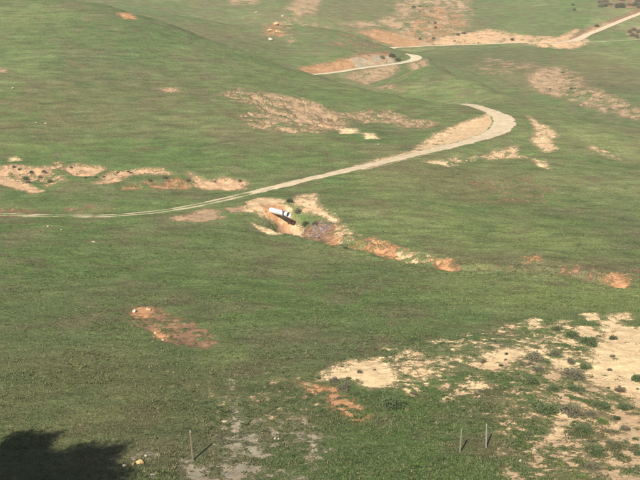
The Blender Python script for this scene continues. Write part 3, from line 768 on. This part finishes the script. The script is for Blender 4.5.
near_shrubs = [
 (534, 357, 21, 11, 'grey', 'large grey-brown sagebrush at the left end of the sandy slope'),
 (539, 369, 14, 6, 'grey', 'small flat grey shrub just below the large grey sagebrush'),
 (556, 353, 14, 8, 'grey', 'grey-olive shrub between the large sagebrush and the green-topped shrub'),
 (586, 364, 15, 9, 'green', 'green shrub with sand to its right, at the middle of the slope'),
 (570, 360, 12, 8, 'grey', 'grey shrub touching the left side of a green one in the sand'),
 (572, 373, 24, 9, 'grey', 'wide low grey-brown shrub in the middle of the sandy slope'),
 (589, 342, 22, 10, 'green', 'broad dark green shrub at the top of the sand'),
 (572, 334, 17, 8, 'green', 'green shrub above and left of the broad dark green one'),
 (557, 327, 13, 8, 'green', 'green shrub beside the uppermost left sand spots'),
 (613, 337, 10, 6, 'dark', 'little dark green shrub alone in the upper open sand'),
 (639, 374, 18, 14, 'green', 'green shrub cut by the right edge of the picture amid sand'),
 (531, 381, 20, 10, 'green', 'green shrub below the small flat grey shrub'),
 (552, 388, 16, 8, 'green', 'green shrub right of the one below the flat grey shrub'),
 (576, 388, 18, 7, 'green', 'low green shrub directly below the wide grey-brown one'),
 (620, 389, 14, 5, 'brown', 'thin brown shrub at the foot of the open sand'),
 (601, 404, 22, 10, 'green', 'green shrub below the open sand, left of its twin'),
 (626, 404, 19, 9, 'green', 'green shrub below the open sand, nearest the right edge'),
 (571, 409, 24, 14, 'grey', 'big grey shrub in the lower half of the sandy slope'),
 (544, 407, 26, 12, 'green', 'wide green shrub left of the big grey one'),
 (591, 413, 14, 6, 'grey', 'small grey shrub right of the big grey one'),
 (617, 416, 9, 7, 'dark', 'small dark green shrub above the bluish-grey one at the right'),
 (604, 420, 16, 6, 'bright', 'bright yellow-green low shrub at the lower right'),
 (625, 425, 14, 11, 'grey', 'bluish-grey shrub near the right edge, lower slope'),
 (584, 429, 22, 11, 'green', 'green shrub in the lower slope under the small grey one'),
 (595, 451, 24, 12, 'green', 'green shrub near the bottom right of the picture'),
 (593, 468, 18, 8, 'grey', 'grey-purple shrub at the very bottom right'),
 (582, 477, 16, 5, 'bright', 'bright yellow-green shrub cut by the bottom edge'),
 (637, 452, 13, 10, 'green', 'green shrub at the right edge near the bottom'),
 (610, 443, 10, 7, 'grey', 'small grey shrub in the broken sand near the bottom right'),
 (501, 364, 6, 5, 'dark', 'tiny dark shrub in the sand tongue, right of its pair'),
 (506, 354, 5, 4, 'dark', 'tiny dark shrub on the upper rim of the sand tongue'),
 (484, 361, 8, 5, 'brown', 'small brown shrub at the left of the sand tongue'),
 (360, 373, 8, 4, 'grey', 'thin grey shrub in the middle of the round central sand patch'),
 (342, 386, 16, 8, 'grey', 'grey shrub between the central sand patch and its orange tail'),
 (333, 380, 12, 6, 'grey', 'grey shrub at the left corner of the central sand patch'),
 (354, 391, 12, 9, 'green', 'dull green shrub above the orange tail of sand'),
 (392, 402, 30, 14, 'green', 'broad green shrub right of the orange tail of sand'),
]
for px, py, a, b, k, lb in near_shrubs: shrub(px, py, a, b, k, lb, G1)
rs = random.Random(11)
tuss = [(rs.uniform(505, 640), rs.uniform(330, 472)) for _ in range(42)] + [(rs.uniform(300, 500), rs.uniform(345, 400)) for _ in range(26)]
for px, py in tuss:
    shrub(px, py, rs.uniform(3.5, 8), rs.uniform(2.5, 4.5), rs.choice(('green', 'grey', 'grey', 'brown', 'green')), 'small low tussock scattered among the broken sand of the foreground slope', 'small tussocks in the sand', name='tussock', parts=False)
for px, py, a in [(26, 177, 8), (32, 172, 5), (14, 165, 6), (28, 182, 6), (44, 171, 6), (50, 181, 7), (71, 166, 4), (86, 178, 5), (96, 177, 5), (104, 176, 4), (118, 171, 4), (128, 170, 4), (131, 173, 4), (20, 168, 5), (165, 178, 7), (188, 180, 6), (214, 179, 5), (150, 181, 6), (240, 178, 5), (40, 176, 5)]:
    shrub(px, py, a, a * .6, rs.choice(('dark', 'green', 'brown')), 'small dark bush on the bare bank at the foot of the left hill', 'bushes on the left bank', ymin=110, name='bush', parts=False)
for px, py, a, lb in [(316, 222, 10, 'grey brush in the gully between the two sand strips'), (306, 218, 9, 'dull brush beside the sand just right of the pipe'), (298, 206, 9, 'grey brush above the pipe between the sand strips'), (345, 246, 7, 'dark brush in the gully right of the orange soil'), (290, 200, 8, 'brush at the top of the outfall near the road')]:
    shrub(px, py, a, a * .55, 'grey' if 'grey' in lb else 'dark', lb, 'brush in the gully', ymin=100, name='brush', parts=False)
for px, py, a, k, lb in [(597, 24, 5, 'dark', 'single dark bush on the red bank above the far road'), (573, 4, 4, 'dark', 'upper of two tiny dark bushes on the top right slope'), (574.5, 8, 4, 'dark', 'lower of two tiny dark bushes on the top right slope'),
                         (392, 55, 8, 'dark', 'dark bush on the nose of the far spur beside the looping road'), (398, 57, 7, 'dark', 'dark bush at the tip of the far spur'), (382, 56, 7, 'grey', 'grey bush on the far spur left of the dark ones'),
                         (420, 37, 4, 'dark', 'thin dark bush above the orange road cut'), (512, 38, 5, 'dark', 'dark bush on the bank of the far road'), (458, 33, 5, 'brown', 'brown bush on the bare far slope above the road')]:
    shrub(px, py, a, a * .7, k, lb, None, ymin=285, name='bush', parts=False)
for i in range(22):
    shrub(rs.uniform(600, 642), rs.uniform(-1, 7), rs.uniform(5, 9), rs.uniform(3, 4.5), rs.choice(('brown', 'dark', 'brown', 'grey')), 'purplish-brown bush of the thicket in the top right corner', 'top right thicket', ymin=385, name='bush', parts=False)
for px, py in [(630, 31), (634, 29), (638, 32), (632, 35), (637, 36), (641, 30)]:
    shrub(px, py, 7, 4, rs.choice(('brown', 'dark')), 'brown bush of the clump beside the far track at the right edge', 'clump by the far track', ymin=370, name='bush', parts=False)
for i in range(18):
    x, y = rs.choice([(rs.uniform(400, 465), rs.uniform(2, 40)), (rs.uniform(535, 620), rs.uniform(68, 108))])
    shrub(x, y, rs.uniform(2.2, 6), rs.uniform(1.2, 2.4), rs.choice(('brown', 'dark', 'green')), 'small bush scattered over the bare pinkish ground of the far slope', 'bushes on the far bare ground', ymin=240 if y > 50 else 370, name='bush', parts=False)

# ---------------------------------------------------------------- rocks
def rock_mesh(rnd, name, flat=.7, sub=2):
    bm = bmesh.new(); bmesh.ops.create_icosphere(bm, subdivisions=sub, radius=.5)
    pl = [(Vector((rnd.gauss(0, 1), rnd.gauss(0, 1), rnd.gauss(0, 1))).normalized(), rnd.uniform(.24, .40)) for _ in range(15)]
    for v in bm.verts:
        for nrm, d in pl:
            k = v.co.dot(nrm)
            if k > d: v.co -= nrm * (k - d) * .98
        v.co += Vector((rnd.uniform(-1, 1), rnd.uniform(-1, 1), rnd.uniform(-1, 1))) * .018
        v.co.z *= flat
    me = bpy.data.meshes.new(name); bm.to_mesh(me); bm.free()
    return me
def rock(px, py, wpx, mat, label, group=None, ymin=40, flat=.75, sink=.12, name='rock'):
    X, Y = at(px, py, ymin); wd = wpx / F * Y
    me = rock_mesh(random.Random(int(px * 13 + py)), name, flat)
    o = link(name, me, mat); o.scale = (wd * 1.15, wd * .95, wd)
    o.location = (X, Y, gz(X, Y) + wd * flat * (.5 - sink) * .8); o.rotation_euler = (random.uniform(-.2, .2), random.uniform(-.2, .2), random.uniform(0, 6.28))
    return tag(o, label, 'rock', group)
rock(140, 466, 10, M_ROCK_GOLD, 'golden sandstone rock lying right of the big dark shadow', sink=.25)
rock(133, 468.5, 5, M_ROCK_GOLD, 'small golden stone touching the left side of the golden rock')
rock(125, 469, 5, M_ROCK_PALE, 'small pale stone left of the golden rock')
rock(146, 459.5, 4, M_ROCK_PALE, 'small pale stone just above the golden rock')
rock(163, 339, 3.2, M_ROCK_PALE, 'white stone at the lower edge of the red bare patch')
rock(155, 333, 4.5, M_ROCK_ORANGE, 'orange stone on the lower left of the red bare patch')
rock(135, 311, 6, M_ROCK_PALE, 'pale stone at the upper left tip of the red bare patch')
rock(149, 310, 8, M_ROCK_ORANGE, 'orange rock along the top of the red bare patch', flat=.45)
rock(94, 244, 5, M_ROCK_PALE, 'white rock lying in the meadow below the left track', flat=.5)
rock(48, 229, 3.2, M_ROCK_PALE, 'small white rock just below the left track')
rock(275, 440, 3, M_ROCK_PALE, 'left one of two white stones in the stony ground', flat=.9)
rock(278.5, 440.5, 2.6, M_ROCK_PALE, 'right one of two white stones in the stony ground', flat=.9)
rock(61, 231, 2.2, M_ROCK_PALE, 'tiny white rock right of the small white rock by the left track')
rock(534, 451, 4, M_ROCK_PALE, 'pale stone in the grass left of the bottom right shrubs')
rock(520, 462, 4, M_ROCK_PALE, 'pale stone lying low in the bottom right grass')
for px, py, a, m, lb in [(276, 25, 8, M_ROCK_ORANGE, 'topmost orange rock of the outcrop on the far spur'), (270, 31, 7, M_ROCK_ORANGE, 'left orange rock of the outcrop on the far spur'), (277.5, 32, 6, M_ROCK_GOLD, 'right golden rock of the outcrop on the far spur'), (270.5, 39, 6, M_ROCK_PALE, 'white rock below the outcrop on the far spur'), (282.5, 17, 4, M_ROCK_PALE, 'pale rock above the outcrop on the far spur'), (256, 12.5, 4, M_ROCK_PALE, 'pale rock on the crest left of the outcrop')]:
    rock(px, py, a, m, lb, ymin=290, flat=.55, sink=.3)
for px, py, a, lb in [(36, 122, 3, 'left one of two pale stones on the left hill'), (46, 123.5, 4, 'right one of two pale stones on the left hill'), (13, 89, 4, 'pale stone high on the left hill near the picture edge'), (378, 146, 3, 'pale stone on the slope above the road')]:
    rock(px, py, a, M_ROCK_PALE, lb, ymin=140, flat=.5)
# dumped stone in the gully
X, Y = at(318, 231, 100)
rp = empty('rock_pile', (X, Y, gz(X, Y)))
tag(rp, 'heap of grey and dark stones dumped in the gully below the pipe', 'rock pile')
protos = [rock_mesh(random.Random(900 + k), 'rock', .8, 1) for k in range(5)]
mats = [M_ROCK_GREY, M_ROCK_GREY, M_ROCK_DARK, M_ROCK_GREY, M_ROCK_DARK]
for me_, m_ in zip(protos, mats): me_.materials.append(m_)
rr = random.Random(5)
for i in range(170):
    cl = rr.choice(((-.5, .9), (.4, .2), (-.2, -.8), (.9, 1.2))); a = cl[0] + rr.gauss(0, 1) * .5; b = cl[1] + rr.gauss(0, 1) * .8
    x, y = X + a, Y + b
    s_ = .10 + .42 * rr.random() ** 2.2
    o = bpy.data.objects.new('rock', rr.choice(protos)); COL.objects.link(o); o.parent = rp
    o.location = (x - X, y - Y, gz(x, y) - gz(X, Y) + s_ * .22); o.scale = (s_ * 1.2, s_, s_)
    o.rotation_euler = (rr.uniform(-.5, .5), rr.uniform(-.5, .5), rr.uniform(0, 6.28))

# ---------------------------------------------------------------- culvert pipe jutting out over the gully
def culvert():
    X0, Y0 = at(267, 209.5, 100)
    a1, b1 = ray(288.5, 214.6)
    Ye = Y0 - 2.6
    Pe = Vector((a1 * Ye, Ye, CAM_Z + b1 * Ye))
    a0, b0 = ray(271.5, 210.2)
    Ps = Vector((a0 * Y0, Y0, CAM_Z + b0 * Y0))
    d = (Pe - Ps).normalized(); Ps = Ps - d * .15
    L = (Pe - Ps).length
    for tt in np.arange(0, 8, .1):
        q = Pe + SUN_DIR * float(tt)
        if gz(q.x, q.y) > q.z: break
    print('PIPE end', Pe, 'shadow after', tt, 'ground below', gz(Pe.x, Pe.y))
    root = empty('culvert_pipe', Ps)
    root.rotation_euler = d.to_track_quat('X', 'Z').to_euler()
    R = .34
    bm = bmesh.new(); nseg = 28; nst = int(L / .034)
    prof = [(L * k / nst, R + .013 * math.sin(k * math.pi * .5)) for k in range(nst + 1)]
    prof += [(L, R - .02)] + [(L - L * k / 30, R - .025) for k in range(1, 31)]
    prev = None
    for x, r in prof:
        ring = [bm.verts.new((x, math.cos(k * math.tau / nseg) * r, math.sin(k * math.tau / nseg) * r)) for k in range(nseg)]
        if prev:
            for k in range(nseg): bm.faces.new((prev[k], prev[(k + 1) % nseg], ring[(k + 1) % nseg], ring[k]))
        prev = ring
    from_bm('barrel', bm, M_STEEL, root, True)
    bm = bmesh.new(); xb = L - .62; prev = None
    for x, r in ((xb - .07, R + .012), (xb - .07, R + .045), (xb + .07, R + .045), (xb + .07, R + .012)):
        ring = [bm.verts.new((x, math.cos(k * math.tau / nseg) * r, math.sin(k * math.tau / nseg) * r)) for k in range(nseg)]
        if prev:
            for k in range(nseg): bm.faces.new((prev[k], prev[(k + 1) % nseg], ring[(k + 1) % nseg], ring[k]))
        prev = ring
    from_bm('coupling_band', bm, M_RUST, root)
    bm = bmesh.new(); bmesh.ops.create_cube(bm, size=1)
    bmesh.ops.scale(bm, vec=(.10, .08, 1.0), verts=bm.verts); bmesh.ops.translate(bm, vec=(xb, -(R + .09), .22), verts=bm.verts)
    bmesh.ops.bevel(bm, geom=bm.edges[:], offset=.012, segments=1, affect='EDGES')
    from_bm('steel_stake', bm, M_RUST, root)
    tag(root, 'white galvanised drain pipe jutting from the sandy bank over the gully', 'pipe')
culvert()

# ---------------------------------------------------------------- fence posts
def post(px, py, hpx, wdt, mat, label, lean, name='fence_post'):
    X, Y = at(px, py, 40); z = gz(X, Y)
    h = hpx / F * Y / .905
    o = empty(name, (X, Y, z)); o.rotation_euler = (lean[1], lean[0], .3)
    rnd = random.Random(int(px)); bm = bmesh.new(); prev = None; nseg = 9
    wob = [rnd.uniform(.85, 1.12) for _ in range(nseg)]
    for i, t in enumerate((-.2, 0, .25, .5, .75, .93)):
        r = wdt * .5 * (1.08 - .14 * max(t, 0)); ox, oy = rnd.uniform(-.006, .006), rnd.uniform(-.006, .006)
        ring = [bm.verts.new((ox + math.cos(k * math.tau / nseg) * r * wob[k], oy + math.sin(k * math.tau / nseg) * r * wob[k], t * h)) for k in range(nseg)]
        if prev:
            for k in range(nseg): bm.faces.new((prev[k], prev[(k + 1) % nseg], ring[(k + 1) % nseg], ring[k]))
        prev = ring
    from_bm('shaft', bm, mat, o)
    bm = bmesh.new(); prev = None
    for t, rr_ in ((.93, 1.0), (.985, .93), (1.0, .7)):
        r = wdt * .5 * .96 * rr_
        ring = [bm.verts.new((math.cos(k * math.tau / nseg) * r * wob[k], math.sin(k * math.tau / nseg) * r * wob[k], t * h + rnd.uniform(-.006, .006))) for k in range(nseg)]
        if prev:
            for k in range(nseg): bm.faces.new((prev[k], prev[(k + 1) % nseg], ring[(k + 1) % nseg], ring[k]))
        prev = ring
    bm.faces.new(prev)
    from_bm('weathered_top', bm, M_CAP, o)
    tag(o, label, 'post', 'fence posts along the bottom')
post(193, 463, 32, .105, M_POST_DARK, 'dark fence post with pale top near the bottom left shadow', (-.06, 0))
post(460, 453.5, 24, .085, M_POST_OLIVE, 'thin olive fence post, left of the pale one', (.03, .0))
post(486, 448.5, 25, .095, M_POST_GREY, 'pale silvery fence post, rightmost of the three', (-.02, 0))

# ---------------------------------------------------------------- the tree whose shadow falls in the lower left corner
def tree(X, Y, height, crown_r, label):
    z = gz(X, Y); root = empty('tree', (X, Y, z)); rnd = random.Random(3)
    bm = bmesh.new()
    def limb(a, b, r0, r1, nseg=7):
        prev = None; d = (b - a).normalized(); s = d.cross(Vector((.3, .9, .1))).normalized(); u = d.cross(s)
        for i in range(6):
            t = i / 5; p = a.lerp(b, t) + s * math.sin(t * 5 + r0 * 40) * r0 * .5 * t
            r = r0 + (r1 - r0) * t
            ring = [bm.verts.new(p + (s * math.cos(k * math.tau / nseg) + u * math.sin(k * math.tau / nseg)) * r) for k in range(nseg)]
            if prev:
                for k in range(nseg): bm.faces.new((prev[k], prev[(k + 1) % nseg], ring[(k + 1) % nseg], ring[k]))
            prev = ring
    top = Vector((0, 0, height * .45)); limb(Vector((0, 0, -.3)), top, height * .035, height * .022)
    tips = []
    for i in range(15):
        a = i * 2.4 + rnd.uniform(-.3, .3); el = rnd.uniform(.25, 1.25)
        tip = top + Vector((math.cos(a) * math.cos(el) * crown_r * .85, math.sin(a) * math.cos(el) * crown_r * .85, math.sin(el) * height * .42 - .2))
        limb(top.lerp(Vector((0, 0, height * .3)), rnd.random()), tip, height * .014, height * .003, 5); tips.append(tip)
        for j in range(3):
            t2 = tip + Vector((rnd.gauss(0, 1), rnd.gauss(0, 1), rnd.gauss(.2, .7))) * crown_r * .28
            limb(top.lerp(tip, .65), t2, height * .006, height * .002, 4); tips.append(t2)
    from_bm('trunk', bm, M_BARK, root)
    V = []; Fc = []
    for t in tips:
        for i in range(330):
            p = t + Vector((rnd.gauss(0, 1), rnd.gauss(0, 1), rnd.gauss(0, .8))) * crown_r * .17
            ax = Vector((rnd.gauss(0, 1), rnd.gauss(0, 1), rnd.gauss(0, 1))).normalized(); sd = ax.orthogonal().normalized()
            sd = Matrix.Rotation(rnd.uniform(0, 6.28), 3, ax) @ sd
            l = rnd.uniform(.1, .2); k = len(V)
            V += [p - ax * l, p + sd * l * .5, p + ax * l, p - sd * l * .5]; Fc.append((k, k + 1, k + 2, k + 3))
    me = mesh_np('crown', [tuple(v) for v in V], Fc)
    link('crown', me, M_LEAF['tree'], root)
    tag(root, label, 'tree')
def tree_for_shadow(px, py, dist, crown_r, label):
    """stand a tree up-sun of a shaded spot: the middle of its crown lies on the sun ray to that spot"""
    X, Y = at(px, py, 40); p = Vector((X, Y, gz(X, Y)))
    c = p - SUN_DIR * dist
    g = gz(c.x, c.y); h = (c.z - g) / .72
    print('TREE', c, g, h)
    tree(c.x, c.y, h, crown_r, label)
tree_for_shadow(60, 481, 26, 2.5, 'leafy tree left of the picture casting the bottom left shadow')
tree_for_shadow(0, 463, 25, 2.1, 'second leafy tree further left whose shadow reaches the left edge')

# ---------------------------------------------------------------- thin valley haze
bm = bmesh.new(); bmesh.ops.create_cube(bm, size=1)
zlo, zhi = float(ZZ.min()) - 1.5, max(float(ZZ.max()), CAM_Z) + 6
print('Z RANGE', zlo, zhi)
bmesh.ops.scale(bm, vec=(880, 810, zhi - zlo), verts=bm.verts)
bmesh.ops.translate(bm, vec=(0, 295, (zhi + zlo) / 2), verts=bm.verts)
mh = bpy.data.materials.new('thin_haze'); mh.use_nodes = True
t = mh.node_tree; t.nodes.clear()
pv = nd(t, 'ShaderNodeVolumePrincipled'); pv.inputs['Color'].default_value = (1.0, .96, .86, 1); pv.inputs['Density'].default_value = HAZE; pv.inputs['Anisotropy'].default_value = 0.0
t.links.new(pv.outputs[0], nd(t, 'ShaderNodeOutputMaterial').inputs['Volume'])
tag(from_bm('haze', bm, mh), 'thin pale haze filling the valley air', kind='stuff')
